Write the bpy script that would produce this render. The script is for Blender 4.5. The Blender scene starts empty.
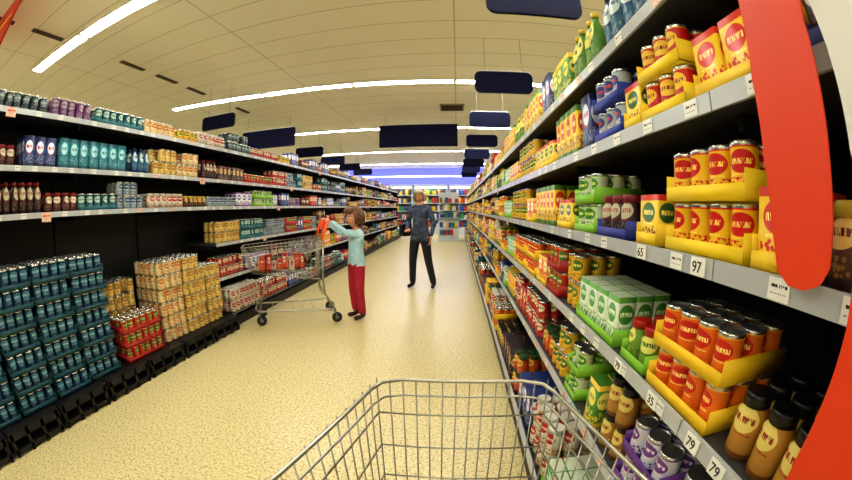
import bpy, math, random
from mathutils import Vector, Matrix
random.seed(7)
S = bpy.context.scene
COL = S.collection
pi = math.pi
try:
    S.view_settings.view_transform = 'Standard'
    S.view_settings.look = 'Medium High Contrast'
    S.view_settings.exposure = 0.0
except Exception:
    pass

# ------------------------------------------------------------------ materials
MATS = {}
def lin(c):
    return tuple(((x/12.92) if x <= 0.04045 else ((x+0.055)/1.055)**2.4) for x in c)
def mat(name, col, rough=0.5, metal=0.0, emit=None, es=0.0, noise=0.0, nscale=20):
    if name in MATS: return MATS[name]
    m = bpy.data.materials.new(name); m.use_nodes = True
    nt = m.node_tree; b = nt.nodes['Principled BSDF']
    c = lin(col)
    b.inputs['Base Color'].default_value = (*c, 1)
    b.inputs['Roughness'].default_value = rough
    b.inputs['Metallic'].default_value = metal
    if emit:
        b.inputs['Emission Color'].default_value = (*lin(emit), 1)
        b.inputs['Emission Strength'].default_value = es
    if noise > 0:
        tc = nt.nodes.new('ShaderNodeTexCoord'); n = nt.nodes.new('ShaderNodeTexNoise')
        n.inputs['Scale'].default_value = nscale; n.inputs['Detail'].default_value = 4
        r = nt.nodes.new('ShaderNodeValToRGB')
        r.color_ramp.elements[0].position = .35; r.color_ramp.elements[1].position = .65
        r.color_ramp.elements[0].color = (*[x*(1-noise) for x in c], 1)
        r.color_ramp.elements[1].color = (*[min(1, x*(1+noise)) for x in c], 1)
        nt.links.new(tc.outputs['Object'], n.inputs['Vector'])
        nt.links.new(n.outputs['Fac'], r.inputs['Fac'])
        nt.links.new(r.outputs['Color'], b.inputs['Base Color'])
    MATS[name] = m
    return m

def label_mat(name, base, patch, ink, band=None, a=.15, bb=.27):
    """printed label from UVs: base colour, badge, small lettering rows, picture blobs, bands"""
    key = 'label_'+name
    if key in MATS: return MATS[key]
    m = bpy.data.materials.new(key); m.use_nodes = True
    nt = m.node_tree; N = nt.nodes; L = nt.links; b = N['Principled BSDF']
    b.inputs['Roughness'].default_value = .42
    uv = N.new('ShaderNodeUVMap'); sp = N.new('ShaderNodeSeparateXYZ'); L.new(uv.outputs[0], sp.inputs[0])
    def mth(op, x, y=None):
        n = N.new('ShaderNodeMath'); n.operation = op
        for i, v in enumerate((x, y)):
            if v is None: continue
            if isinstance(v, (int, float)): n.inputs[i].default_value = v
            else: L.new(v, n.inputs[i])
        return n.outputs[0]
    def mix(f, A, B):
        n = N.new('ShaderNodeMix'); n.data_type = 'RGBA'
        L.new(f, n.inputs[0])
        for i, v in ((6, A), (7, B)):
            if isinstance(v, tuple): n.inputs[i].default_value = (*lin(v), 1)
            else: L.new(v, n.inputs[i])
        return n.outputs[2]
    U, V = mth('FRACT', sp.outputs[0]), sp.outputs[1]
    du = mth('DIVIDE', mth('SUBTRACT', U, .5), a)
    dv = mth('DIVIDE', mth('SUBTRACT', V, .64), bb*.75)
    r2 = mth('ADD', mth('MULTIPLY', du, du), mth('MULTIPLY', dv, dv))
    pm = mth('LESS_THAN', r2, 1.0)
    wide = 1.0 if a < .25 else .5
    mp = N.new('ShaderNodeMapping'); mp.inputs['Scale'].default_value = (90*wide, 7, 1)
    L.new(uv.outputs[0], mp.inputs[0])
    ns = N.new('ShaderNodeTexNoise'); ns.inputs['Scale'].default_value = 1.0; ns.inputs['Detail'].default_value = 0
    L.new(mp.outputs[0], ns.inputs['Vector'])
    inkm = mth('GREATER_THAN', ns.outputs['Fac'], .47)
    row = mth('LESS_THAN', mth('ABSOLUTE', dv), .24)
    row2 = mth('MULTIPLY', mth('GREATER_THAN', V, .40), mth('LESS_THAN', V, .43))
    inkf = mth('MULTIPLY', mth('MULTIPLY', inkm, mth('MAXIMUM', row, row2)), mth('LESS_THAN', mth('ABSOLUTE', du), .78))
    mp2 = N.new('ShaderNodeMapping'); mp2.inputs['Scale'].default_value = (20*wide, 12, 1)
    L.new(uv.outputs[0], mp2.inputs[0])
    vo = N.new('ShaderNodeTexVoronoi'); vo.inputs['Scale'].default_value = 1.0; L.new(mp2.outputs[0], vo.inputs['Vector'])
    blob = mth('MULTIPLY', mth('LESS_THAN', vo.outputs['Distance'], .45),
               mth('MULTIPLY', mth('LESS_THAN', V, .37), mth('GREATER_THAN', V, .12)))
    c = base
    bm = mth('LESS_THAN', V, .12)
    tb = mth('GREATER_THAN', V, .88)
    c = mix(bm, base, band if band else tuple(x*.7 for x in base))
    c = mix(tb, c, band if band else tuple(x*.8 for x in base))
    c = mix(blob, c, tuple(min(1,(x+y)/2) for x,y in zip(patch,(band or base))))
    c = mix(pm, c, patch)
    c = mix(inkf, c, ink)
    L.new(c, b.inputs['Base Color'])
    MATS[key] = m
    return m

# ------------------------------------------------------------------ mesh builder
class MB:
    def __init__(s): s.v=[]; s.f=[]; s.m=[]; s.u=[]
    def face(s, idx, m, uv=None):
        s.f.append(tuple(idx)); s.m.append(m)
        s.u.append(uv if uv else [(0,0)]*len(idx))
    def lathe(s, prof, rm, n, c, rot=0.0, cap=True, capm=None, sy=1.0, uo=0):
        base = len(s.v); z0 = prof[0][1]; z1 = max(p[1] for p in prof)
        for r, z in prof:
            for j in range(n):
                a = -pi/2 + (j/n-.5)*2*pi + rot
                s.v.append((c[0]+r*math.cos(a), c[1]+r*sy*math.sin(a), c[2]+z))
        for i in range(len(prof)-1):
            va = (prof[i][1]-z0)/(z1-z0); vb = (prof[i+1][1]-z0)/(z1-z0)
            for j in range(n):
                k = (j+1) % n
                s.face((base+i*n+j, base+i*n+k, base+(i+1)*n+k, base+(i+1)*n+j), rm[i],
                       [(uo+j/n, va), (uo+(j+1)/n, va), (uo+(j+1)/n, vb), (uo+j/n, vb)])
        if cap:
            t = base+(len(prof)-1)*n
            s.face([t+j for j in range(n)], rm[-1] if capm is None else capm)
    def box(s, a, b, m, mf=None, ch=0.0):
        x0,y0,z0 = a; x1,y1,z1 = b; B = len(s.v)
        s.v += [(x0,y0,z0),(x1,y0,z0),(x1,y1,z0),(x0,y1,z0),(x0,y0,z1),(x1,y0,z1),(x1,y1,z1),(x0,y1,z1)]
        q = [(0,0),(1,0),(1,1),(0,1)]
        for i,(F) in enumerate([(0,1,5,4),(1,2,6,5),(2,3,7,6),(3,0,4,7),(4,5,6,7),(3,2,1,0)]):
            s.face([B+k for k in F], (mf if (mf is not None and i==0) else m), q)
    def obox(s, c, ax, ay, az, m):
        c=Vector(c); B=len(s.v)
        for dz in (-1,1):
            for dx,dy in ((-1,-1),(1,-1),(1,1),(-1,1)):
                s.v.append(tuple(c+dx*Vector(ax)+dy*Vector(ay)+dz*Vector(az)))
        q=[(0,0),(1,0),(1,1),(0,1)]
        for F in [(0,1,5,4),(1,2,6,5),(2,3,7,6),(3,0,4,7),(4,5,6,7),(3,2,1,0)]:
            s.face([B+k for k in F], m, q)
    def tube(s, pts, rad, m, n=6, closed=False):
        P=[Vector(p) for p in pts]; K=len(P)
        if not isinstance(rad,(list,tuple)): rad=[rad]*K
        T=[]
        for i in range(K):
            if closed: t=P[(i+1)%K]-P[i-1]
            else: t=P[min(i+1,K-1)]-P[max(i-1,0)]
            T.append(t.normalized())
        ref=Vector((0,0,1)) if abs(T[0].z)<.9 else Vector((1,0,0))
        nrm=(ref-T[0]*ref.dot(T[0])).normalized(); B=len(s.v)
        for i in range(K):
            nrm=(nrm-T[i]*nrm.dot(T[i]))
            nrm = nrm.normalized() if nrm.length>1e-6 else T[i].orthogonal().normalized()
            bn=T[i].cross(nrm)
            for j in range(n):
                a=2*pi*j/n
                s.v.append(tuple(P[i]+rad[i]*(math.cos(a)*nrm+math.sin(a)*bn)))
        for i in range(K if closed else K-1):
            i2=(i+1)%K
            for j in range(n):
                k=(j+1)%n
                s.face((B+i*n+j,B+i*n+k,B+i2*n+k,B+i2*n+j), m, [(0,0)]*4)
        if not closed:
            s.face([B+j for j in reversed(range(n))], m)
            s.face([B+(K-1)*n+j for j in range(n)], m)
    def ell(s, c, ax, ay, az, m, nu=14, nv=9, fn=None, keep=None):
        c=Vector(c); ax=Vector(ax); ay=Vector(ay); az=Vector(az); B=len(s.v); units=[]
        for i in range(nv+1):
            th=pi*i/nv
            for j in range(nu):
                ph=2*pi*j/nu
                x,y,z=math.sin(th)*math.cos(ph),math.sin(th)*math.sin(ph),math.cos(th)
                units.append((x,y,z))
                if fn: x,y,z=fn(x,y,z)
                s.v.append(tuple(c+ax*x+ay*y+az*z))
        for i in range(nv):
            for j in range(nu):
                k=(j+1)%nu
                if keep:
                    u=units[i*nu+j]; w=units[(i+1)*nu+k]
                    if not keep((u[0]+w[0])/2,(u[1]+w[1])/2,(u[2]+w[2])/2): continue
                s.face((B+i*nu+j,B+(i+1)*nu+j,B+(i+1)*nu+k,B+i*nu+k), m)
    def slab(s, P3, off, m):
        """flat 3D polygon with thickness vector"""
        B=len(s.v); n=len(P3); off=Vector(off)
        for p in P3: s.v.append(tuple(p))
        for p in P3: s.v.append(tuple(Vector(p)+off))
        s.face([B+i for i in range(n)], m); s.face([B+n+i for i in reversed(range(n))], m)
        for i in range(n):
            k=(i+1)%n; s.face((B+i,B+n+i,B+n+k,B+k), m)
    def plate(s, poly, y0, y1, m, me=None):
        B=len(s.v); n=len(poly)
        for y in (y0,y1):
            for p in poly: s.v.append((p[0],y,p[1]))
        s.face([B+i for i in range(n)], m)
        s.face([B+n+i for i in reversed(range(n))], m)
        for i in range(n):
            k=(i+1)%n
            s.face((B+i,B+n+i,B+n+k,B+k), m if me is None else me)
    def mesh(s, name, mats, smooth=False):
        me=bpy.data.meshes.new(name); me.from_pydata(s.v,[],s.f)
        for m in mats: me.materials.append(m)
        me.polygons.foreach_set('material_index', s.m)
        ul=me.uv_layers.new(name='UVMap')
        flat=[]
        for u in s.u:
            for a,b in u: flat += [a,b]
        ul.data.foreach_set('uv', flat)
        if smooth: me.polygons.foreach_set('use_smooth',[len(f)<=4 for f in s.f])
        me.update()
        return me
    def obj(s, name, mats, smooth=False, parent=None):
        ob=bpy.data.objects.new(name, s.mesh(name,mats,smooth)); COL.objects.link(ob)
        if parent: ob.parent=parent
        return ob
def empty(name, loc=(0,0,0), rz=0.0, sc=1.0):
    e=bpy.data.objects.new(name,None); COL.objects.link(e); e.location=loc; e.rotation_euler=(0,0,rz)
    e.scale=(sc,sc,sc); e.empty_display_size=.1
    return e
def rrect(x0,z0,x1,z1,r,n=5):
    out=[]
    for cx,cz,a0 in ((x1-r,z0+r,-pi/2),(x1-r,z1-r,0),(x0+r,z1-r,pi/2),(x0+r,z0+r,pi)):
        for i in range(n+1):
            a=a0+pi/2*i/n; out.append((cx+r*math.cos(a),cz+r*math.sin(a)))
    return out
def interp(x,xs,ys):
    if x<=xs[0]: return ys[0]+(x-xs[0])*(ys[1]-ys[0])/(xs[1]-xs[0])
    for i in range(len(xs)-1):
        if x<=xs[i+1]: return ys[i]+(x-xs[i])*(ys[i+1]-ys[i])/(xs[i+1]-xs[i])
    return ys[-1]+(x-xs[-1])

# ------------------------------------------------------------------ camera : wide fisheye lens
H=1.3; FP=350.0
YAW=math.radians(4.9); PITCH=math.radians(5.2)
cd=bpy.data.cameras.new('camera'); cam=bpy.data.objects.new('camera',cd); COL.objects.link(cam)
cam.location=(0,0,H); cam.rotation_euler=(pi/2-PITCH,0,YAW)
cd.sensor_width=36; cd.sensor_fit='HORIZONTAL'; cd.lens=FP/852*36; cd.clip_start=.02
cd.type='PANO'
fmm=FP/852*36
for tgt in (cd, getattr(cd,'cycles',None)):
    if tgt is None: continue
    try:
        tgt.panorama_type='FISHEYE_LENS_POLYNOMIAL'
        tgt.fisheye_fov=math.radians(200)
        tgt.fisheye_polynomial_k0=0.0; tgt.fisheye_polynomial_k1=-1.0/fmm
        tgt.fisheye_polynomial_k2=0.0; tgt.fisheye_polynomial_k3=0.0; tgt.fisheye_polynomial_k4=0.0
    except Exception as ex:
        pass
S.camera=cam

# ------------------------------------------------------------------ room
X0,X1,Y0,Y1,ZC=-7.5,3.6,-3.2,18.3,3.3
def proc_floor():
    m=bpy.data.materials.new('floor_vinyl'); m.use_nodes=True; nt=m.node_tree; N=nt.nodes; L=nt.links; b=N['Principled BSDF']
    tc=N.new('ShaderNodeTexCoord')
    n=N.new('ShaderNodeTexNoise'); n.inputs['Scale'].default_value=62; n.inputs['Detail'].default_value=6; n.inputs['Roughness'].default_value=.8
    L.new(tc.outputs['Object'],n.inputs['Vector'])
    r=N.new('ShaderNodeValToRGB'); e=r.color_ramp.elements
    e[0].position=.38; e[0].color=(*lin((.60,.53,.33)),1)
    e[1].position=.52; e[1].color=(*lin((.90,.84,.64)),1)
    L.new(n.outputs['Fac'],r.inputs['Fac'])
    n2=N.new('ShaderNodeTexNoise'); n2.inputs['Scale'].default_value=1.3; L.new(tc.outputs['Object'],n2.inputs['Vector'])
    mx=N.new('ShaderNodeMix'); mx.data_type='RGBA'; mx.blend_type='MULTIPLY'; mx.inputs[0].default_value=.15
    r2=N.new('ShaderNodeValToRGB'); r2.color_ramp.elements[0].color=(.7,.7,.65,1); r2.color_ramp.elements[0].position=.3; r2.color_ramp.elements[1].position=.7
    L.new(n2.outputs['Fac'],r2.inputs['Fac']); L.new(r.outputs[0],mx.inputs[6]); L.new(r2.outputs[0],mx.inputs[7])
    L.new(mx.outputs[2],b.inputs['Base Color']); b.inputs['Roughness'].default_value=.30
    return m
def proc_ceiling():
    m=bpy.data.materials.new('ceiling_planks'); m.use_nodes=True; nt=m.node_tree; N=nt.nodes; L=nt.links; b=N['Principled BSDF']
    tc=N.new('ShaderNodeTexCoord'); sp=N.new('ShaderNodeSeparateXYZ'); L.new(tc.outputs['Object'],sp.inputs[0])
    def line(out,per,w):
        d=N.new('ShaderNodeMath'); d.operation='DIVIDE'; d.inputs[1].default_value=per; L.new(out,d.inputs[0])
        f=N.new('ShaderNodeMath'); f.operation='FRACT'; L.new(d.outputs[0],f.inputs[0])
        l=N.new('ShaderNodeMath'); l.operation='LESS_THAN'; l.inputs[1].default_value=w; L.new(f.outputs[0],l.inputs[0]); return l.outputs[0]
    a=line(sp.outputs[1],.42,.03); c=line(sp.outputs[0],2.4,.006)
    mx=N.new('ShaderNodeMath'); mx.operation='MAXIMUM'; L.new(a,mx.inputs[0]); L.new(c,mx.inputs[1])
    k=N.new('ShaderNodeMix'); k.data_type='RGBA'; L.new(mx.outputs[0],k.inputs[0])
    k.inputs[6].default_value=(*lin((.95,.93,.86)),1); k.inputs[7].default_value=(*lin((.77,.74,.65)),1)
    L.new(k.outputs[2],b.inputs['Base Color']); b.inputs['Roughness'].default_value=.6
    return m
def slab(name,a,b,m):
    k=MB(); k.box(a,b,0); return k.obj(name,[m])
slab('floor',(X0,Y0,-.1),(X1,Y1,0),proc_floor())
slab('ceiling',(X0,Y0,ZC),(X1,Y1,ZC+.1),proc_ceiling())
wm=mat('wall_paint',(.90,.89,.82),.7,noise=.04,nscale=3)
slab('wall_left',(X0-.1,Y0,0),(X0,Y1,ZC),wm); slab('wall_right',(X1,Y0,0),(X1+.1,Y1,ZC),wm)
slab('wall_back',(X0,Y1,0),(X1,Y1+.1,ZC),wm); slab('wall_front',(X0,Y0-.1,0),(X1,Y0,ZC),wm)

# ------------------------------------------------------------------ ceiling lights
tubem=mat('lamp_tube',(1,1,1),.4,emit=(1,.995,.955),es=37.0)
housm=mat('lamp_housing',(.92,.92,.9),.4)
def light_row(pts,w=.055,seg=1.5):
    k=MB()
    for (xa,ya),(xb,yb) in zip(pts[:-1],pts[1:]):
        d=Vector((xb-xa,yb-ya,0)); Ln=d.length; n=max(1,round(Ln/seg)); u=d.normalized(); p=Vector((-u.y,u.x,0))
        for i in range(n):
            c=Vector((xa,ya,0))+d*((i+.5)/n); hl=Ln/n/2-.03
            k.obox(c+Vector((0,0,ZC-.0125)),u*(hl+.02),p*(w+.02),Vector((0,0,.0115)),1)
            k.obox(c+Vector((0,0,ZC-.0265)),u*hl,p*w,Vector((0,0,.002)),0)
    return k.obj('ceiling_light',[tubem,housm])
light_row([(-5.2,1.80),(3.2,1.95)],w=.065)
light_row([(-5.2,4.85),(-3.2,5.1),(3.2,5.35)],w=.06)
light_row([(-5.6,8.3),(3.2,8.5)],w=.06)
light_row([(-6.6,12.0),(3.2,12.0)],w=.06)
light_row([(-6.6,15.4),(3.2,15.4)],w=.06)
light_row([(-6.6,-1.4),(3.2,-1.4)],w=.065)
k=MB()
for i in range(8):
    y=.5+i*.72
    if i in (2,6): continue
    k.box((-4.14,y,ZC-.012),(-4.06,y+.45,ZC-.001),0)
k.obj('ceiling_air_slot',[mat('slot_dark',(.30,.25,.20),.8)])
k=MB(); k.box((-.3,6.5,ZC-.02),(.17,6.95,ZC-.001),0)
for i in range(6): k.box((-.27,6.53+i*.065,ZC-.03),(.14,6.56+i*.065,ZC-.02),1)
k.obj('ceiling_vent',[mat('vent_frame',(.6,.58,.5),.5),mat('slot_dark',(.25,.2,.16))])

# ------------------------------------------------------------------ products
steel=mat('tin_steel',(.78,.78,.76),.25,metal=.9)
T={
'ysoup':('can',.0295,.100,(.93,.74,.08),(.78,.08,.05),(1,.85,.4),(.85,.16,.07),(.93,.79,.08),None,'soup_cans'),
'yred': ('can',.030,.096,(.78,.09,.06),(.93,.75,.14),(.5,.02,.02),(.9,.7,.12),(.93,.79,.08),None,'soup_cans'),
'osoup':('can',.030,.096,(.88,.44,.09),(.78,.14,.07),(1,.88,.5),(.92,.66,.12),(.93,.76,.10),None,'soup_cans'),
'bluet':('can',.032,.10,(.70,.74,.78),(.14,.22,.52),(.85,.15,.1),(.14,.22,.52),(.11,.2,.58),None,'vegetable_cans'),
'green':('can',.032,.10,(.78,.83,.68),(.26,.54,.18),(.9,.95,.5),(.40,.66,.2),(.52,.75,.2),None,'vegetable_cans'),
'lime': ('jar',.032,.115,(.42,.58,.18),(.85,.85,.45),(.1,.3,.05),(.3,.45,.1),(.52,.75,.2),(.66,.10,.07),'sauce_jars'),
'djar': ('jar',.033,.125,(.18,.11,.15),(.72,.68,.58),(.6,.05,.05),(.1,.05,.1),(.18,.22,.55),(.46,.08,.15),'sauce_jars'),
'gold': ('jar',.033,.125,(.68,.48,.17),(.84,.76,.42),(.55,.2,.08),(.45,.28,.08),None,(.06,.05,.05),'sauce_jars'),
'orjar':('jar',.034,.12,(.77,.31,.10),(.88,.72,.3),(.3,.05,.02),(.55,.14,.06),None,(.12,.28,.12),'sauce_jars'),
'purp': ('can',.033,.10,(.82,.81,.86),(.42,.22,.53),(.95,.9,.95),(.4,.22,.53),(.4,.2,.53),None,'vegetable_cans'),
'ybox': ('carton',.075,.2,(.91,.75,.12),(.80,.22,.10),(1,.92,.6),(.30,.48,.18),None,None,'food_cartons'),
'ybx2': ('carton',.09,.12,(.92,.78,.18),(.22,.38,.18),(1,.9,.4),(.78,.18,.10),(.92,.77,.12),None,'food_cartons'),
'yrbx': ('carton',.085,.125,(.93,.76,.12),(.80,.13,.08),(1,.9,.5),(.80,.2,.1),(.93,.77,.12),None,'food_cartons'),
'gwbx': ('carton',.08,.15,(.80,.84,.74),(.30,.56,.22),(.95,1,.8),(.36,.62,.22),(.52,.75,.2),None,'food_cartons'),
'gbox': ('carton',.09,.17,(.30,.52,.18),(.9,.84,.4),(.1,.3,.05),(.88,.74,.2),None,None,'food_cartons'),
'obox': ('carton',.10,.145,(.86,.42,.14),(.95,.88,.6),(.6,.1,.05),(.9,.7,.15),(.92,.77,.12),None,'food_cartons'),
'rbox': ('carton',.09,.19,(.74,.12,.09),(.94,.86,.6),(.1,.1,.3),(.55,.07,.07),None,None,'food_cartons'),
'bbox': ('carton',.09,.2,(.13,.20,.44),(.86,.86,.9),(.7,.1,.1),(.08,.13,.3),None,None,'food_cartons'),
'wbox': ('carton',.11,.17,(.84,.83,.80),(.24,.33,.6),(.95,.9,.9),(.45,.25,.5),None,None,'food_cartons'),
'kbox': ('carton',.08,.16,(.12,.11,.12),(.80,.65,.3),(.5,.1,.1),(.4,.12,.12),None,None,'food_cartons'),
'gbot': ('bottle',.033,.22,(.33,.54,.19),(.9,.85,.4),(.1,.25,.05),(.15,.36,.12),None,(.85,.72,.15),'drink_bottles'),
'bbot': ('bottle',.033,.21,(.15,.38,.50),(.8,.86,.86),(.05,.1,.4),(.08,.22,.4),None,(.13,.18,.43),'drink_bottles'),
'dbot': ('bottle',.03,.2,(.2,.07,.08),(.75,.7,.58),(.5,.05,.05),(.1,.03,.05),None,(.53,.08,.08),'drink_bottles'),
'red':  ('can',.034,.11,(.72,.09,.08),(.90,.82,.7),(.1,.3,.1),(.5,.06,.06),None,None,'vegetable_cans'),
'redt': ('can',.034,.11,(.78,.14,.09),(.34,.48,.18),(1,.9,.7),(.85,.52,.14),(.64,.11,.09),None,'vegetable_cans'),
'yel':  ('can',.034,.11,(.87,.68,.13),(.30,.45,.2),(1,.9,.4),(.8,.5,.12),None,None,'vegetable_cans'),
'blk':  ('can',.034,.11,(.13,.15,.18),(.45,.55,.58),(.85,.85,.85),(.28,.33,.38),None,None,'drink_cans'),
'pur2': ('can',.036,.13,(.42,.24,.44),(.70,.62,.68),(.2,.05,.2),(.55,.45,.55),None,None,'drink_cans'),
'teal': ('can',.036,.12,(.09,.36,.40),(.70,.80,.76),(.05,.15,.2),(.06,.26,.3),(.14,.40,.43),None,'drink_cans'),
'navy': ('can',.036,.120,(.05,.19,.30),(.24,.45,.54),(.65,.75,.75),(.04,.24,.33),(.07,.27,.30),None,'drink_cans'),
'tbox': ('carton',.09,.21,(.08,.42,.47),(.55,.78,.78),(.05,.2,.3),(.06,.33,.37),None,None,'food_cartons'),
'cream':('can',.038,.12,(.86,.75,.44),(.64,.46,.18),(.9,.8,.5),(.76,.60,.24),None,None,'vegetable_cans'),
'creamb':('can',.038,.12,(.86,.80,.62),(.76,.44,.16),(.9,.8,.6),(.74,.56,.22),None,None,'vegetable_cans'),
'silv': ('can',.036,.11,(.60,.64,.65),(.18,.31,.46),(.9,.9,.9),(.38,.47,.52),None,None,'vegetable_cans'),
'rjar': ('jar',.036,.13,(.33,.12,.11),(.80,.77,.66),(.5,.05,.05),(.25,.06,.06),None,(.48,.09,.10),'sauce_jars'),
'wht':  ('jar',.038,.13,(.82,.81,.74),(.68,.16,.13),(.95,.9,.8),(.72,.62,.45),None,(.8,.78,.73),'sauce_jars'),
'brn':  ('jar',.034,.11,(.28,.17,.09),(.82,.66,.35),(.4,.1,.05),(.2,.1,.05),None,(.76,.65,.25),'sauce_jars'),
}
def pdims(t):
    kind,r,h=T[t][:3]
    return (r+.006 if kind=='carton' else 2*r+.004),h
def add_product(k,t,x,y,z,rot,uo):
    kind,r,h=T[t][:3]
    if kind=='can':
        k.lathe([(r*.96,0),(r,.004),(r*.975,.008),(r*.975,h-.009),(r,h-.005),(r*.96,h),(r*.88,h-.001),(r*.86,h-.005)],
                [1,1,0,1,1,1,1],16,(x,y,z),rot,uo=uo)
    elif kind=='jar':
        k.lathe([(r*.9,0),(r,.006),(r,h*.70),(r*.78,h*.79),(r*.78,h*.81),(r*.86,h*.81),(r*.86,h*.985),(r*.8,h)],
                [0,0,0,0,2,2,2],16,(x,y,z),rot,uo=uo)
    elif kind=='bottle':
        k.lathe([(r*.92,0),(r,.008),(r,h*.58),(r*.85,h*.68),(r*.42,h*.84),(r*.38,h*.9),(r*.46,h*.9),(r*.46,h*.99),(r*.38,h)],
                [0,0,0,0,0,2,2,2],14,(x,y,z),rot,uo=uo)
    else:
        c=.004; x0,x1=x-r/2,x+r/2; y0,y1=y-.03,y+.03
        B=len(k.v); ring=[(x0+c,y0),(x1-c,y0),(x1,y0+c),(x1,y1-c),(x1-c,y1),(x0+c,y1),(x0,y1-c),(x0,y0+c)]
        for zz in (0,h):
            for a,b in ring: k.v.append((a,b,z+zz))
        for i in range(8):
            j=(i+1)%8; U=(.1,.9) if i in(0,4) else ((.2,.8) if i in (2,6) else (0.02,.06))
            k.face((B+i,B+j,B+8+j,B+8+i),0,[(uo+U[0],0),(uo+U[1],0),(uo+U[1],1),(uo+U[0],1)])
        k.face([B+8+i for i in range(8)],0,[(0.05,.5)]*8)
PC={}
def product_mesh(t,nx,ny,nz,var):
    key=(t,nx,ny,nz,var)
    if key in PC: return PC[key]
    kind,r,h,base,patch,ink,band,tray,lid,cat=T[t]
    rnd=random.Random(len(PC)*17+3)
    p,_=pdims(t); dp=.066 if kind=='carton' else p
    k=MB(); th=.003 if tray else 0
    zstep=h+(.006 if tray else .001); uo=rnd.randrange(12)
    for l in range(nz):
        ox,oy=(rnd.uniform(-.006,.006),rnd.uniform(0,.016)) if nz>=4 else (0,0)
        for j in range(ny):
            for i in range(nx):
                if l==nz-1 and nz>1 and j==0 and not tray and rnd.random()<.14: continue
                rr=rnd.uniform(-.6,.6) if kind!='carton' else 0
                add_product(k,t,(i+.5)*p+rnd.uniform(-.001,.001)+ox,(j+.5)*dp+oy+(.004 if tray else rnd.uniform(0,.012)),l*zstep+th,rr,uo)
        if tray:
            W=nx*p; D=ny*dp+.006; z=l*zstep; hh=.030
            k.box((ox,oy,z),(W+ox,D+oy,z+th),3); k.box((ox,-.001+oy,z),(W+ox,.0015+oy,z+hh),3)
            k.box((ox,oy,z),(.0012+ox,D+oy,z+hh*1.8),3); k.box((W-.0012+ox,oy,z),(W+ox,D+oy,z+hh*1.8),3); k.box((ox,D-.002+oy,z),(W+ox,D+oy,z+hh),3)
    me=k.mesh(t+'_facing',[label_mat(t,base,patch,ink,band,a=(.3 if kind=='carton' else .17)),steel,
        mat('lid_'+t,lid or (.5,.5,.5),.3),mat('tray_'+t,tray or (.6,.5,.4),.6)],smooth=True)
    PC[key]=me
    return me
CATS={}
def cat_parent(c):
    if c not in CATS: CATS[c]=empty(c)
    return CATS[c]
def place(side,xf,z,d0,d1,t,nz=1,ny=3,parent=None,var=0):
    p,h=pdims(t); d=d0+.004
    mx=7 if T[t][7] is None else (4 if p<.08 else 3)
    if T[t][0]=='carton': mx=4
    while d1-d>p:
        n=min(mx,int((d1-d)/p)); w=n*p
        me=product_mesh(t,n,ny,nz,var)
        ob=bpy.data.objects.new(T[t][9][:-1]+'_facing',me); COL.objects.link(ob)
        ob.parent=parent or cat_parent(T[t][9])
        if side=='R':
            ob.location=(xf+.012,d+w,z+.001); ob.rotation_euler=(0,0,-pi/2)
        else:
            ob.location=(xf-.012,d,z+.001); ob.rotation_euler=(0,0,pi/2)
        d+=w+.006
RO=[-.5,.61,.74,.93,1.1,1.25,1.5,1.73,2.14,3.05,5.3]; RN=[-.5,.41,.55,.74,.91,1.05,1.3,1.5,1.88,2.7,4.7]
LO=[1.2,2.46,2.83,3.15,3.6,4.55,5.2,7.2,10.6]; LN=[-.6,.70,1.2,1.58,2.07,3.0,3.6,5.3,8.2]
def fill(side,xf,z,clear,segs,dstart,dend,pal,rnd):
    d=dstart; last=None
    for item in segs:
        e,t=item[:2]; e=interp(e,RO,RN) if side=='R' else interp(e,LO,LN)
        nz=item[2] if len(item)>2 else max(1,int((clear-.03)/(T[t][2]+.006)))
        place(side,xf,z,d,e,t,nz); d=max(d,e)
    while d<dend-.15:
        t=rnd.choice(pal)
        if t==last: t=rnd.choice(pal)
        last=t; e=min(dend,d+rnd.choice((.22,.3,.38,.45)))
        nz=max(1,min(2,int((clear-.03)/(T[t][2]+.006))))
        if rnd.random()<.2: nz=1
        place(side,xf,z,d,e,t,nz,ny=2 if d>6 else 3); d=e+.01

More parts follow.
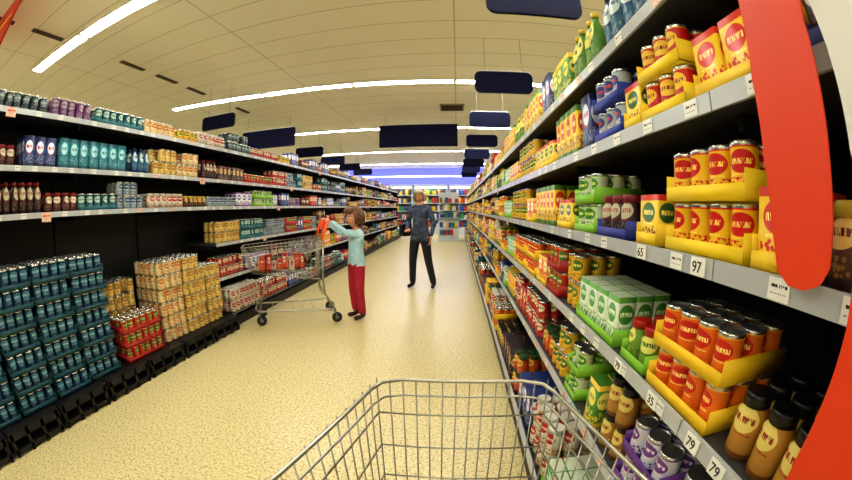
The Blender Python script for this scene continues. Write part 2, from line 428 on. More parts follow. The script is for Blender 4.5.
# ------------------------------------------------------------------ shelving
shelf_dark=mat('shelf_black',(.07,.065,.07),.5,noise=.1)
rail_m=mat('shelf_rail',(.73,.75,.77),.35,metal=.2)
board_m=mat('shelf_board',(.24,.24,.25),.5)
tag_w=label_mat('tagw',(.92,.92,.90),(.92,.92,.90),(.1,.1,.12),(.90,.90,.88),a=.3)
tag_r=label_mat('tagr',(.92,.84,.78),(.92,.70,.60),(.75,.1,.05),(.88,.3,.1),a=.3)
def shelving(side,xf,levels,base,y0,y1,depth,top,rng,yb=None):
    k=MB(); s=1 if side=='R' else -1
    def bx(xa,xb,ya,yb,za,zb,m,mf=None):
        k.box((min(xa,xb),ya,za),(max(xa,xb),yb,zb),m,mf)
    xb=xf+s*depth
    bx(xb,xb+s*.03,y0,y1,.05,top,0)
    for y in [y0+i for i in range(int(y1-y0)+1)]:
        bx(xb-s*.02,xb,y-.02,y+.02,.05,top+.04,0)
    for z,ys,xx in levels:
        bx(xx+s*.006,xb,ys,y1,z-.025,z,2)
        y=ys
        while y<y1-.01:
            ye=min(y1,y+1.0)
            bx(xx,xx+s*.008,y+.002,ye-.002,z-.034,z+.003,1)
            bx(xx+s*.08,xb,y-.008 if y>ys else y,y+.008,z-.06,z-.025,0)
            yy=y+rng.uniform(.03,.12)
            while yy<ye-.09:
                m=3 if rng.random()<.82 else 4
                w=.045; B=len(k.v); zz0,zz1=z-.032,z+.001
                if rng.random()<.06 and (side=='L' or yy>1): zz0-=.03; m=4; w=.08
                xt=xx-s*.0015
                if side=='R': P=[(xt,yy+w,zz0),(xt,yy,zz0),(xt,yy,zz1),(xt,yy+w,zz1)]
                else: P=[(xt,yy,zz0),(xt,yy+w,zz0),(xt,yy+w,zz1),(xt,yy,zz1)]
                k.v+=P; k.face((B,B+1,B+2,B+3),m,[(.2,.2),(.8,.2),(.8,.9),(.2,.9)])
                yy+=w+rng.uniform(.08,.22)
            y=ye
    bz,bxf=base
    bx(bxf+s*.03,bxf+s*.05,y0,y1,0,bz-.03,0)
    bx(bxf+s*.006,xb,y0,y1,bz-.03,bz-.001,0)
    bx(bxf,bxf+s*.01,y0,y1,bz-.045,bz+.004,1 if side=='R' else 0)
    if yb is not None: bx(bxf+s*.0,bxf+s*.01,yb,y1,bz-.03,bz+.006,1)
    bx(bxf+s*.03,xb,y1,y1+.025,0,bz+.2,0); bx(xf+s*.02,xb,y1,y1+.025,0,top,0)
    bx(xf+s*.02,xb,y0-.025,y0,0,top,0)
    return k.obj('grocery_shelving',[shelf_dark,rail_m,board_m,tag_w,tag_r])
rng=random.Random(3)
XR=.46; YE=15.4
RL=[1.80,1.52,1.22,.90,.57]
shR_ob=shelving('R',XR,[(z,-.5,XR) for z in RL],(.2,.36),-.5,YE,.5,2.02,rng)
XL=-2.58; XB=-2.42; YS=3.15
shL_ob=shelving('L',XL,[(2.02,-.6,XL),(1.66,-.6,XL),(1.36,-.6,XL),(.95,YS,XL),(.56,YS,XL)],(.16,XB),-.6,YE,.5,2.2,rng,yb=YS)

r2=random.Random(11)
palY=['ybox','yel','ysoup','ybx2','green','gbox','redt','gbot','bluet','ybx2','orjar','obox','ybox','brn','yrbx','gwbx']
palR=['red','redt','osoup','yel','ysoup','gwbx','rbox','orjar','silv','bbox','gold','teal','obox','kbox','ybx2','wht','ybox','yrbx']
fill('R',XR,1.80,.27,[(.9,'dbot'),(1.25,'bbot'),(1.55,'gbot'),(1.9,'gbox',1),(2.2,'bbox',1),(2.8,'ybox'),(3.2,'gbot'),(4.0,'ybox'),(4.5,'ybx2',1)],-.45,YE-.05,palY,r2)
fill('R',XR,1.52,.27,[(.45,'djar',1),(.78,'yrbx',1),(.98,'yred',2),(1.10,'ybx2',1),(1.35,'bluet',2),(1.5,'bbox',1),(1.9,'ybox',1),(2.4,'ybx2',1),(3.0,'yel',2)],-.45,YE-.05,palY,r2)
fill('R',XR,1.22,.29,[(.50,'brn',1),(.63,'yrbx',1),(.92,'ysoup',2),(1.08,'ybx2',1),(1.33,'djar',1),(1.6,'green',2),(1.9,'ybx2',1),(2.4,'ybox',1),(2.7,'obox',1),(3.4,'yel',2)],-.45,YE-.05,palY+palR,r2)
fill('R',XR,.90,.31,[(.63,'gold',1),(.90,'osoup',2),(1.10,'lime',1),(1.5,'gwbx',1),(1.75,'yel',2),(2.0,'redt',2),(2.3,'obox',1),(2.7,'osoup',2)],-.45,YE-.05,palR,r2)
fill('R',XR,.57,.31,[(.7,'silv',2),(.95,'purp',2),(1.15,'gold',2),(1.35,'gbox',1),(1.55,'green',2),(1.8,'yel',2),(2.1,'orjar',1),(2.6,'red',2)],-.45,YE-.05,palR,r2)
fill('R',XR-.10,.2,.33,[(1.0,'red',2),(1.3,'gwbx',1)],-.45,YE-.05,palR,r2)
palL=['cream','red','rbox','silv','creamb','teal','redt','blk','wht','rjar','yel','red','bbox','pur2','bbox','dbot','green','kbox','brn','obox','wbox','wbox']
fill('L',XL,2.02,.24,[(2.75,'blk',1),(3.1,'pur2',1),(3.62,'teal',1),(4.1,'creamb',1),(4.4,'yel',1),(5.0,'wht',1),(5.6,'blk',2),(6.5,'red',1)],-.55,YE-.05,palL,r2)
fill('L',XL,1.66,.33,[(2.6,'rjar',1),(2.83,'bbox',1),(3.5,'tbox',1),(3.75,'bbot',1),(4.1,'cream',2),(4.5,'creamb',2),(4.8,'dbot',1),(5.4,'kbox',1),(6.3,'redt',1)],-.55,YE-.05,palL,r2)
fill('L',XL,1.36,.28,[(2.75,'dbot',1),(3.0,'rjar',1),(3.35,'teal',1),(3.7,'silv',2),(4.2,'wht',1),(4.6,'brn',1),(5.2,'silv',1),(5.7,'wbox',1),(6.3,'green',2)],-.55,YE-.05,palL,r2)
fill('L',XL,.95,.38,[(5.3,'cream',2),(6.0,'teal',2),(6.8,'silv',2)],YS+.04,YE-.05,palL,r2)
fill('L',XL,.56,.36,[(5.4,'red',2),(6.2,'wbox',1)],YS+.04,YE-.05,palL,r2)
fill('L',XB,.167,.34,[(5.5,'wht',2),(6.4,'red',2)],YS+.04,YE-.05,palL,r2)
st=empty('drink_can_stack')
place('L',XB-.02,.165,-.5,.05,'navy',4,5,st,1)
place('L',XB-.02,.165,.05,.30,'navy',5,5,st,2)
place('L',XB-.02,.165,.30,.54,'navy',4,5,st,3)
place('L',XB-.02,.165,.56,.89,'navy',7,5,st,4)
place('L',XB-.02,.165,.89,1.22,'navy',7,5,st,5)
place('L',XB-.02,.165,1.22,1.58,'navy',7,5,st,6)
st2=empty('food_can_stack')
place('L',XB-.02,.165,1.62,2.08,'redt',3,3,st2)
place('L',XB-.28,.165,1.62,2.08,'cream',5,3,st2,1)
place('L',XB-.02,.165,2.12,2.46,'creamb',6,5,st2,1)
place('L',XB-.02,.165,2.46,2.80,'cream',6,5,st2,2)
place('L',XB-.02,.165,2.80,3.12,'cream',5,5,st2,3)

k=MB()
for i in range(8):
    y=-.6+i*.47
    if y>2.8: break
    k.box((XB,y+.01,.02),(XB+.07,y+.46,.05),0); k.box((XB,y+.01,.11),(XB+.07,y+.46,.165),0)
    for q in range(4): k.box((XB,y+.02+q*.135,.0),(XB+.07,y+.045+q*.135,.16),0)
k.obj('display_plinth',[shelf_dark],parent=shL_ob)

for z,y,txt in ((.90,.33,'79'),(.90,.42,'79'),(.90,.60,'35'),(.90,.80,'79'),(1.22,.52,'97'),(1.22,.75,'65')):
    k=MB(); k.box((XR-.005,y,z-.032),(XR-.0018,y+.045,z+.002),0)
    par=k.obj('price_label',[mat('tagplain',(.92,.92,.89),.4)],parent=shR_ob)
    cu=bpy.data.curves.new('digits','FONT'); cu.body=txt; cu.size=.030; cu.extrude=.0004
    tmp=bpy.data.objects.new('digits',cu); COL.objects.link(tmp)
    me=bpy.data.meshes.new_from_object(tmp.evaluated_get(bpy.context.evaluated_depsgraph_get()))
    bpy.data.objects.remove(tmp)
    me.materials.clear(); me.materials.append(mat('digit_ink',(.05,.05,.06),.5))
    o=bpy.data.objects.new('digits',me); COL.objects.link(o); o.parent=par
    o.matrix_local=Matrix(((0,0,-1,XR-.0055),(-1,0,0,y+.040),(0,1,0,z-.026),(0,0,0,1)))

# ------------------------------------------------------------------ hanging signs
navy=mat('sign_navy',(.05,.06,.20),.75); wht=mat('sign_white',(.9,.9,.92),.4); cord=mat('sign_cord',(.6,.6,.6),.4,metal=.5)
navy.node_tree.nodes['Principled BSDF'].inputs['Specular IOR Level'].default_value=.2
def hsign(xa,xb,y,z0,z1,r=.04):
    k=MB(); k.plate(rrect(xa,z0,xb,z1,r),y,y+.03,0)
    k.box((xa+.03,y+.005,z1-.002),(xb-.03,y+.025,z1+.012),1)
    for x in (xa+.12,xb-.12): k.tube([(x,y+.015,z1),(x,y+.015,ZC-.001)],.003,2,5)
    return k.obj('hanging_aisle_sign',[navy,wht,cord])
for d in (2.06,3.77,5.5,7.3,9.1,10.9,12.7,14.5):
    hsign(.22,.88,d,2.6,2.86,.07)
hsign(-1.62,.04,7.25,2.6,3.08,.02)
hsign(-3.95,-3.28,4.4,2.6,2.82,.05)
hsign(-4.5,-3.2,6.4,2.6,2.99,.03)
for d in (8.0,9.7,11.4,13.1): hsign(-3.95,-3.2,d,2.6,2.84,.05)

k=MB(); y=.75
k.plate([(-4.6,2.70),(-3.72,2.80),(-3.50,2.94),(-3.34,3.14),(-3.30,3.26),(-4.6,3.26)],y,y+.02,0)
k.box((-4.5,y-.004,2.90),(-3.68,y,2.95),1); k.box((-4.5,y-.004,3.06),(-3.50,y,3.10),1)
for x in (-4.4,-3.6): k.tube([(x,y+.01,3.25),(x,y+.01,ZC-.001)],.004,2,5)
k.obj('hanging_promo_poster',[mat('promo_red',(.80,.12,.05),.4),mat('promo_yellow',(.95,.75,.12),.4),cord])

# promotional shelf-edge sign: boards lying parallel to the right-hand shelf front
Fv=Vector((-math.sin(YAW)*math.cos(PITCH),math.cos(YAW)*math.cos(PITCH),-math.sin(PITCH)))
Rv=Vector((math.cos(YAW),math.sin(YAW),0)); Uv=Rv.cross(Fv)
def on_x(px,py,X):
    u,v=px-426,240-py; r=math.hypot(u,v); t=r/FP
    d=Rv*(u/r*math.sin(t))+Uv*(v/r*math.sin(t))+Fv*math.cos(t)
    s=X/d.x
    return (X,d.y*s,H+d.z*s)
k=MB()
tong=[(728,-25),(738,0),(752,80),(764,160),(772,230),(777,270),(788,286),(803,291),(819,286),(829,270),(832,230),(829,160),(818,80),(803,20),(795,-25)]
k.slab([on_x(a,b,.425) for a,b in tong],(.004,0,0),0)
cres=[(872,255),(853,275),(846,330),(833,375),(815,420),(795,460),(778,495),(860,495),(880,400)]
k.slab([on_x(a,b,.42) for a,b in cres],(.004,0,0),0)
arc=[(798,-25),(808,0),(826,45),(840,95),(850,150),(862,215),(876,215),(878,150),(874,90),(868,30),(850,-25)]
k.slab([on_x(a,b,.435) for a,b in arc],(.004,0,0),1)
p=on_x(770,40,.42); k.box((.431,p[1]-.006,1.50),(.458,p[1]+.006,1.508),1)
k.obj('shelf_promo_sign',[mat('promo_orange',(.84,.25,.09),.5),mat('promo_white',(.85,.85,.83),.4)])

# ------------------------------------------------------------------ shopping carts
chrome=mat('cart_wire',(.68,.67,.62),.30,metal=.85)
orange=mat('cart_handle_orange',(.98,.34,.04),.35)
rubber=mat('caster_rubber',(.12,.12,.12),.6)
greyp=mat('cart_plastic',(.45,.45,.45),.5)
def V(*a): return Vector(a)
def lerp(a,b,t): return a+(b-a)*t
def cart(name,loc,rz,wr=.27,wf=.18,Lb=.88,zr=.95,zf=.95,bzr=.50,bzf=.58,wheel_back=-.12,nf=13,ns=24,hz=1.15,hy=-.07,wc=None,bin_=.05):
    e=empty(name,loc,rz); wc=wc or wr
    k=MB()
    TR,TL=V(wr,0,zr),V(-wr,0,zr); FR,FL=V(wf,Lb,zf),V(-wf,Lb,zf)
    bTR,bTL=V(wr-bin_,.04,bzr),V(-wr+bin_,.04,bzr); bFR,bFL=V(wf-.03,Lb-.10,bzf),V(-wf+.03,Lb-.10,bzf)
    def panel(A,B,C,D,nu,nv,r=.0017):
        for i in range(nu+1):
            t=i/nu; k.tube([lerp(A,B,t),lerp(D,C,t)],r,0,5)
        for j in range(1,nv+1):
            t=j/nv; k.tube([lerp(A,D,t),lerp(B,C,t)],r*1.3,0,5)
    panel(FL,FR,bFR,bFL,nf,5); panel(TR,FR,bFR,bTR,ns,5); panel(TL,FL,bFL,bTL,ns,5)
    panel(TL,TR,bTR,bTL,nf+3,5); panel(bTL,bTR,bFR,bFL,nf,12)
    def rim(dz,ins,r):
        c=[V(-wr+ins,0,zr+dz),V(-wf+ins-.0,Lb-.05,zf+dz),V(-wf+ins+.015,Lb-.018,zf+dz),V(-wf+.055+ins,Lb-ins,zf+dz),V(wf-.055-ins,Lb-ins,zf+dz),V(wf-ins-.015,Lb-.018,zf+dz),V(wf-ins,Lb-.05,zf+dz),V(wr-ins,0,zr+dz)]
        k.tube(c,r,0,8,closed=True)
    rim(0,0,.0040); rim(-.035,.004,.0026)
    k.obj('wire_basket',[chrome],smooth=True,parent=e)
    k=MB(); zb=.17
    for s in (-1,1):
        k.tube([V(s*(wr-.02),-.02,zr-.02),V(s*(wr-.02),.0,bzr),V(s*(wc-.03),-.02,.34),V(s*(wc-.01),wheel_back,zb),
                V(s*(wc-.03),wheel_back+.12,zb-.01),V(s*(wf-.01),Lb-.16,zb),V(s*(wf-.04),Lb-.12,zb+.02)],.011,0,8)
        k.tube([V(s*(wc-.03),.02,bzr-.01),V(s*(wf-.03),Lb-.12,bzf-.01)],.008,0,8)
        k.tube([V(s*(wf-.02),Lb-.16,zb),V(s*(wf-.02),Lb-.3,bzf-.02)],.008,0,6)
    k.tube([V(-wf+.04,Lb-.12,zb+.02),V(wf-.04,Lb-.12,zb+.02)],.011,0,8)
    k.tube([V(-wc+.02,.0,.34),V(wc-.02,.0,.34)],.009,0,8)
    for i in range(5):
        t=(i+1)/6; k.tube([V(-lerp(wc,wf,t)+.03,lerp(0,Lb-.2,t),zb),V(lerp(wc,wf,t)-.03,lerp(0,Lb-.2,t),zb)],.004,0,6)
    k.obj('chassis',[chrome],smooth=True,parent=e)
    k=MB()
    for x,y in ((-wc+.01,wheel_back),(wc-.01,wheel_back),(-wf+.02,Lb-.16),(wf-.02,Lb-.16)):
        k.tube([V(x,y,zb),V(x,y,zb-.035)],.014,1,8)
        for s in (-1,1): k.tube([V(x+s*.018,y,zb-.03),V(x+s*.018,y-.02,.06)],.006,1,6)
        k.obox((x,y,zb-.033),(.022,0,0),(0,.016,0),(0,0,.005),1)
        k.tube([V(x-.013,y-.02,.0605),V(x-.009,y-.02,.0605),V(x+.009,y-.02,.0605),V(x+.013,y-.02,.0605)],[.052,.060,.060,.052],0,18)
        k.tube([V(x-.016,y-.02,.0605),V(x+.016,y-.02,.0605)],.022,1,12)
    k.obj('casters',[rubber,greyp],smooth=False,parent=e)
    k=MB()
    for s in (-1,1):
        k.tube([V(s*wr,0,zr),V(s*(wr-.01),-.03,zr+.08),V(s*(wr-.02),hy,hz-.01)],[.014,.018,.020],0,8)
    pts=[]
    for i in range(17):
        t=i/16*2-1; dip=max(0,1-abs(t)*2.0); pts.append(V(t*(wr-.02),hy+.02*dip,hz-.11*dip-.02*abs(t)**6))
    k.tube(pts,.021,0,10)
    k.obox((0,hy+.005,hz-.095),(.045,0,0),(0,.022,0),(0,0,.02),1)
    k.obj('handle',[orange,greyp],smooth=True,parent=e)
    k=MB()
    a,b,c,d_=V(-wr+.06,.05,zr-.02),V(wr-.06,.05,zr-.02),V(wr-.07,.16,zr-.24),V(-wr+.07,.16,zr-.24)
    if rz!=0:
        for i in range(9): k.tube([lerp(a,b,i/8),lerp(d_,c,i/8)],.002,0,5)
        k.tube([a,b,c,d_],.004,0,6,closed=True)
        k.obj('seat_flap',[chrome],parent=e)
    return e
cart('shopping_cart',(.02,-.24,0),0.0,wr=.385,wf=.180,Lb=.89,wheel_back=.02,nf=13,ns=28,wc=.25,bin_=.13,hz=1.10)
CP=(-1.60,3.86,0); CR=math.radians(119.4); HZ=1.16
c2=cart('shopping_cart',CP,CR,wr=.27,wf=.20,Lb=.92,zr=.97,zf=.90,bzr=.52,bzf=.62,wheel_back=-.12,nf=9,ns=16,hz=HZ)
k=MB(); rc=random.Random(5)
for i in range(9):
    x=rc.uniform(-.12,.09); y=.22+.065*i; z=.615; h=rc.uniform(.1,.2)
    k.obox((x,y,z+h/2),(.06,.012*rc.uniform(-1,1),0),(0,.028,0),(0,0,h/2),i%3)
k.obj('groceries',[label_mat('cg1',(.75,.1,.05),(.9,.85,.75),(.2,.1,.1),a=.3),label_mat('cg2',(.8,.3,.1),(.85,.2,.1),(1,1,.9),a=.3),label_mat('cg3',(.8,.77,.7),(.75,.2,.1),(.2,.1,.1),a=.3)],parent=c2)

# ------------------------------------------------------------------ back wall chillers
ch_w=mat('case_white',(.80,.83,.86),.4); ch_b=mat('case_blue_fascia',(.30,.32,.85),.4,emit=(.42,.44,1.0),es=1.25)
ch_l=mat('case_lamp',(1,1,1),.4,emit=(.9,.95,1),es=12)
pcs=[mat('chilled_pack_%d'%i,c,.5) for i,c in enumerate([(.85,.84,.8),(.15,.3,.6),(.7,.15,.1),(.85,.7,.2),(.2,.5,.3),(.3,.25,.3)])]
for i in range(5):
    xa=-5.6+i*1.75; k=MB(); y0,y1=17.3,18.25
    k.box((xa,y1-.08,0),(xa+1.7,y1,2.4),0)
    for x in (xa,xa+1.65): k.box((x,y0,0),(x+.05,y1,2.4),0)
    k.box((xa,y0,0),(xa+1.7,y1,.35),0); k.box((xa,y0-.05,2.35),(xa+1.7,y1,2.5),0)
    k.box((xa-.02,y0-.1,2.5),(xa+1.72,y1,3.28),1)
    k.box((xa-.02,y0-.11,2.86),(xa+1.72,y0-.1,2.9),2)
    k.box((xa+.08,y0+.02,2.30),(xa+1.62,y0+.08,2.34),2)
    for z in (.35,.75,1.15,1.55,1.95):
        k.box((xa+.05,y0+.1,z-.02),(xa+1.65,y1-.08,z+.01),0)
        x=xa+.08
        while x<xa+1.5:
            w=rc.uniform(.08,.2); k.box((x,y0+.14,z+.011),(x+w-.01,y0+.5,z+rc.uniform(.18,.33)),3+rc.randrange(6)); x+=w
    k.obj('refrigerated_display_case',[ch_w,ch_b,ch_l]+pcs)
# free-standing display at the aisle end
k=MB(); k.box((-.70,13.8,0),(.12,14.5,.9),0); k.box((-.70,14.4,.9),(.12,14.5,1.95),0)
for z in (.25,.55,.92,1.22,1.52):
    if z>.9: k.box((-.67,14.1,z-.02),(.09,14.4,z),0)
    x=-.64; yf=13.79 if z<.9 else 14.14
    while x<.0:
        w=rc.uniform(.07,.14)
        if z<.9: k.box((x,13.76,z),(x+w-.01,13.81,z+.2),1+rc.randrange(6))
        else: k.box((x,14.12,z+.001),(x+w-.01,14.34,z+rc.uniform(.14,.24)),1+rc.randrange(6))
        x+=w
k.box((-.72,13.74,.86),(.14,14.5,.9),7)
k.obj('promotional_gondola',[ch_w]+pcs+[mat('trim_gray',(.5,.5,.52),.4)])

# ------------------------------------------------------------------ people
def skin_body(joints,edges,mats,assign,parent,name='body'):
    keys=list(joints); me=bpy.data.meshes.new(name)
    me.from_pydata([joints[q][0] for q in keys],[(keys.index(a),keys.index(b)) for a,b in edges],[])
    ob=bpy.data.objects.new(name,me); COL.objects.link(ob)
    ob.modifiers.new('Skin','SKIN').use_smooth_shade=True
    sv=me.skin_vertices[0].data
    for i,q in enumerate(keys):
        r=joints[q][1]; sv[i].radius=(r,r) if not isinstance(r,tuple) else r
        sv[i].use_root=(q=='pelvis')
    ss=ob.modifiers.new('Sub','SUBSURF'); ss.levels=2; ss.render_levels=2
    bpy.context.view_layer.update()
    m2=bpy.data.meshes.new_from_object(ob.evaluated_get(bpy.context.evaluated_depsgraph_get()))
    ob.modifiers.clear(); ob.data=m2; m2.materials.clear()
    for m in mats: m2.materials.append(m)
    segs=[(a,b,Vector(joints[a][0]),Vector(joints[b][0])) for a,b in edges]
    for p in m2.polygons:
        c=p.center; best=None
        for a,b,A,B in segs:
            d=B-A; t=max(0,min(1,(c-A).dot(d)/d.length_squared)); dist=(c-(A+d*t)).length
            if best is None or dist<best[0]: best=(dist,a,b,t)
        p.material_index=assign(best[1],best[2],best[3],c); p.use_smooth=True
    ob.parent=parent
    return ob
def hand(k,w,d,n,side,m,curl=.5,sc=1.0):
    d=Vector(d).normalized(); n=Vector(n); n=(n-d*n.dot(d)).normalized(); s=d.cross(n)*side
    w=Vector(w)
    k.ell(w+d*.045*sc,d*.05*sc,s*.040*sc,n*.015*sc,m,12,8)
    for i,(off,ln) in enumerate(((-.030,.070),(-.010,.080),(.011,.075),(.030,.058))):
        p=w+d*.078*sc+s*off*sc; pts=[p]; ang=curl*.5
        for q in (.42,.32,.26):
            p=p+(d*math.cos(ang)+n*math.sin(ang))*ln*q*sc; pts.append(p.copy()); ang+=curl
        k.tube(pts,[.0095*sc,.0088*sc,.008*sc,.006*sc],m,8)
    b=w+d*.025*sc-s*.030*sc
    k.tube([b,b+(d*.7-s*.6)*.03*sc+n*.006*sc,b+(d*.9-s*.3)*.055*sc+n*.016*sc,b+(d*.95)*.075*sc+n*.026*sc],[.013*sc,.011*sc,.0095*sc,.007*sc],m,8)
def human(name,pos,rz,sc,over,mats,hair_col,hair_len,headscale=1.0,head_yaw=0.0,headtilt=0.0,hands=None,waist_z=.93):
    e=empty(name,pos,rz,sc)
    J={'pelvis':((0,0,.93),(.155,.115)),'waist':((0,0,1.07),(.135,.10)),'chest':((0,.005,1.24),(.155,.11)),
       'uchest':((0,.01,1.37),(.125,.085)),'neck':((0,.012,1.44),(.055,.055)),'ntop':((0,-.004,1.53),(.05,.05)),
       'hipL':((-.095,0,.86),(.095,.1)),'kneeL':((-.10,-.015,.48),(.062,.066)),'ankL':((-.105,.02,.10),(.046,.052)),'heelL':((-.105,.035,.05),(.036,.04)),'toeL':((-.115,-.13,.036),(.036,.028)),
       'hipR':((.095,0,.86),(.095,.1)),'kneeR':((.10,-.015,.48),(.062,.066)),'ankR':((.105,.02,.10),(.046,.052)),'heelR':((.105,.035,.05),(.036,.04)),'toeR':((.115,-.13,.036),(.036,.028)),
       'shL':((-.165,.012,1.365),(.062,.062)),'elL':((-.22,.02,1.11),(.045,.045)),'wrL':((-.22,-.08,.89),(.028,.030)),
       'shR':((.165,.012,1.365),(.062,.062)),'elR':((.22,.02,1.11),(.045,.045)),'wrR':((.22,-.08,.89),(.028,.030))}
    for q,v in over.items():
        J[q]=(tuple(v[:3]), v[3] if len(v)>3 else J[q][1])
    E=[('pelvis','waist'),('waist','chest'),('chest','uchest'),('uchest','neck'),('neck','ntop')]
    for s in 'LR':
        E+=[('pelvis','hip'+s),('hip'+s,'knee'+s),('knee'+s,'ank'+s),('ank'+s,'heel'+s),('heel'+s,'toe'+s),('uchest','sh'+s),('sh'+s,'el'+s),('el'+s,'wr'+s)]
    def assign(a,b,t,c):
        if b=='ntop' or (b=='neck' and t>.75): return 2
        if b[:2]=='wr': return 2 if t>.97 else 0
        if b[:2] in('el','sh'): return 0
        if b[:4] in('heel',) or b[:3]=='toe': return 3
        if b[:3]=='ank': return 3 if t>.97 else 1
        if b[:4]=='knee' or b[:3]=='hip': return 1 if c.z<waist_z-.06 else 0
        return 0 if c.z>waist_z-.06 else 1
    skin_body(J,E,mats[:4],assign,e)
    hs=headscale; k=MB()
    def sk(x,y,z):
        w=1.0
        if z<0: w=1-.30*(-z)**1.4
        yy=y*(1.0 if y>0 else .93)
        if z<-.2 and y>0: yy*=1-.45*(-z-.2)
        if y<0 and z<0: yy*=1+.05
        return x*w,yy,z
    k.ell((0,0,0),(.074,0,0),(0,.094,0),(0,0,.116),0,24,18,fn=sk)
    k.ell((0,-.093,-.018),(.011,0,0),(0,.016,-.006),(0,0,.022),0,10,8)
    k.ell((0,-.103,-.030),(.015,0,0),(0,.010,0),(0,0,.009),0,10,6)
    for s in(-1,1):
        k.ell((s*.030,-.079,.004),(.0125,0,0),(0,.010,0),(0,0,.0075),1,10,8)
        k.ell((s*.030,-.0865,.004),(.0055,0,0),(0,.0035,0),(0,0,.0055),2,8,6)
        k.tube([(s*.016,-.086,.020),(s*.03,-.088,.025),(s*.045,-.078,.020)],.0028,3,6)
        k.ell((s*.076,.008,-.008),(.008,0,0),(0,.018,0),(0,0,.030),0,10,8)
    k.tube([(-.022,-.079,-.055),(-.010,-.087,-.053),(0,-.089,-.054),(.010,-.087,-.053),(.022,-.079,-.055)],[.002,.0042,.0045,.0042,.002],4,6)
    def hkeep(x,y,z):
        if y<-.25: return z>.42
        if y<.15: return z>-.15-hair_len*.5
        return True
    def hf(x,y,z):
        zz=z if z>0 else z*(1+hair_len)
        return x*(1+.05*math.sin(9*y+3*z)),y*1.0,zz
    k.ell((0,.012,.012),(.086,0,0),(0,.103,0),(0,0,.120),3,28,20,fn=hf,keep=hkeep)
    k.ell((0,.012,.010),(.080,0,0),(0,.098,0),(0,0,.114),3,28,20,fn=hf,keep=hkeep)
    for i in range(9):
        t=-1+i/4; k.tube([(t*.035,-.03,.125),(t*.062,-.085,.088),(t*.070,-.098,.055)],[.012,.014,.006],3,6)
    for s in(-1,1):
        for j in range(5):
            y=-.045+.028*j; k.tube([(s*.07,y,.07),(s*.086,y,.01),(s*.084,y+.004,-.05-hair_len*.10)],[.014,.016,.008],3,6)
    h=k.obj('head',[mats[2],mat('eye_white',(.92,.9,.88),.3),mat('eye_iris',(.15,.09,.05),.2),mat('hair_'+name,hair_col,.6,noise=.3,nscale=60),mat('lips',(.68,.32,.28),.5)],smooth=True,parent=e)
    h.location=(J['ntop'][0][0],J['ntop'][0][1]-.014,1.70-.118*hs-.012); h.scale=(hs,hs,hs); h.rotation_euler=(headtilt,0,head_yaw)
    k=MB()
    for s,q in ((1,'L'),(-1,'R')):
        hd=hands[q]; hand(k,J['wr'+q][0],hd[0],hd[1],s,0,hd[2],1.0)
    k.obj('hands',[mats[2]],smooth=True,parent=e)
    return e
skinA=mat('skin_tone',(.82,.58,.44),.5)
jk=mat('jacket_blue_grey',(.26,.30,.38),.85,noise=.5,nscale=16)
tr=mat('trousers_dark',(.12,.12,.15),.8,noise=.15)
w=human('woman',(-.58,5.64,0),math.radians(-18),1.62/1.70,
  {'hipL':(-.095,0,.86,(.098,.1)),'kneeL':(-.115,-.05,.48,(.068,.07)),'ankL':(-.13,-.03,.10,(.056,.06)),'heelL':(-.13,-.015,.05),'toeL':(-.15,-.18,.036),
   'kneeR':(.155,-.01,.485,(.068,.07)),'ankR':(.225,.05,.10,(.056,.06)),'heelR':(.23,.065,.05),'toeR':(.26,-.09,.036),
   'pelvis':(0,0,.93,(.155,.115)),'elL':(-.24,.03,1.12,(.046,.046)),'wrL':(-.17,-.16,1.0,(.031,.033)),
   'elR':(.24,.03,1.12,(.046,.046)),'wrR':(.23,-.07,.89,(.031,.033)),
   'shL':(-.15,.012,1.365,(.056,.056)),'shR':(.15,.012,1.365,(.056,.056)),'chest':(0,.005,1.24,(.142,.108))},
  [jk,tr,skinA,mat('shoe_black',(.06,.055,.05),.4)],(.74,.69,.60),.35,1.0,math.radians(15),.15,
  {'L':((.5,-.7,.1),(.3,.2,-1),.5),'R':((-.05,-.25,-1),(-1,-.2,0),.35)},waist_z=.88)
k=MB()
k.plate(rrect(-.13,.92,.13,1.14,.04),-.04,.04,0)
k.tube([(-.10,0,1.13),(-.02,.0,1.30),(.05,0,1.40),(.09,0,1.30),(.10,0,1.13)],.008,0,6)
bag=k.obj('shoulder_bag',[mat('bag_black',(.05,.05,.06),.5)],parent=w); bag.location=(-.29,.03,-.04); bag.rotation_euler=(0,0,math.radians(80))
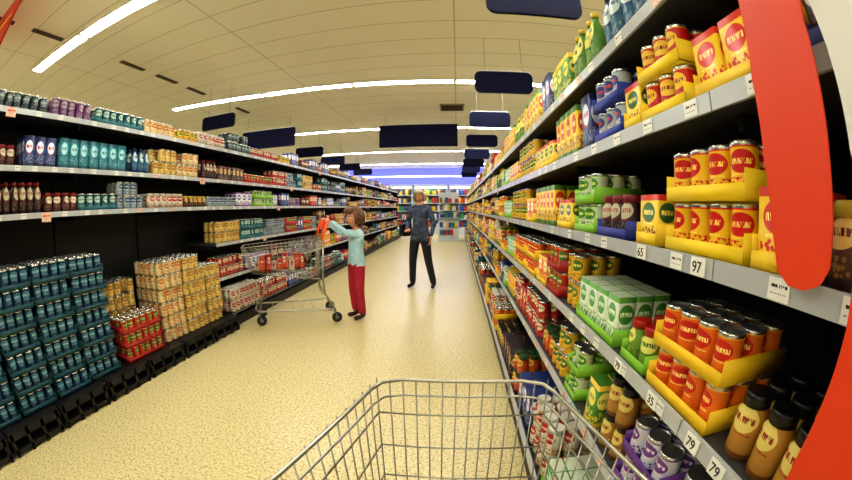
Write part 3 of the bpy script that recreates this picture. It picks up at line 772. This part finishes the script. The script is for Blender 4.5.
# child: shorter legs, larger head, shoulders a little lower than the adult's
cpos=Vector((-1.15,3.90,0)); crz=math.radians(-48); csc=1.33/1.70
def cartw(x,y,z):
    c,s=math.cos(CR),math.sin(CR); return Vector((CP[0]+x*c-y*s,CP[1]+x*s+y*c,z))
def tolocal(p):
    q=p-cpos; c,s=math.cos(-crz),math.sin(-crz); return Vector((q.x*c-q.y*s,q.x*s+q.y*c,q.z))/csc
def wrist(p,sh):
    g=tolocal(p)+Vector((0,0,.035)); dr=(g-Vector(sh)).normalized(); return g-dr*.085,dr
gA=cartw(.19,-.07,HZ); gB=cartw(-.12,-.07,HZ)
near,far=(gA,gB) if gA.y<gB.y else (gB,gA)
shL=(-.148,.01,1.295); shR=(.148,.01,1.295)
gl,gr=(near,far) if tolocal(near).x<tolocal(far).x else (far,near)
wl,dl=wrist(gl,shL); wr_,dr=wrist(gr,shR)
def elbow(a,b,o):
    m=(Vector(a)+Vector(b))/2; return (m.x+o,m.y+.03,m.z-.10)
human('child',tuple(cpos),crz,csc,
  {'pelvis':(0,0,.87,(.145,.115)),'waist':(0,-.005,1.01,(.14,.115)),'chest':(0,.0,1.16,(.145,.11)),
   'uchest':(0,.01,1.29,(.118,.085)),'neck':(0,.012,1.36,(.052,.052)),'ntop':(0,-.004,1.44,(.048,.048)),
   'shL':(*shL,(.06,.06)),'shR':(*shR,(.06,.06)),
   'hipL':(-.09,0,.80,(.10,.105)),'hipR':(.09,0,.80,(.10,.105)),
   'elL':(*elbow(shL,wl,-.04),(.048,.048)),'wrL':(*wl,(.033,.034)),'elR':(*elbow(shR,wr_,.04),(.048,.048)),'wrR':(*wr_,(.033,.034)),
   'ankL':(-.105,.02,.10,(.064,.068)),'ankR':(.105,.02,.10,(.064,.068)),'kneeL':(-.10,-.015,.45,(.078,.08)),'kneeR':(.10,-.015,.45,(.078,.08))},
  [mat('top_pale_blue',(.67,.82,.86),.8,noise=.15,nscale=8),mat('trousers_red',(.68,.13,.22),.8,noise=.12,nscale=10),skinA,mat('shoe_child',(.25,.1,.1),.5)],
  (.45,.30,.19),.2,1.32,math.radians(10),.05,
  {'L':(dl,(0,0,-1),.75),'R':(dr,(0,0,-1),.75)},waist_z=.90)
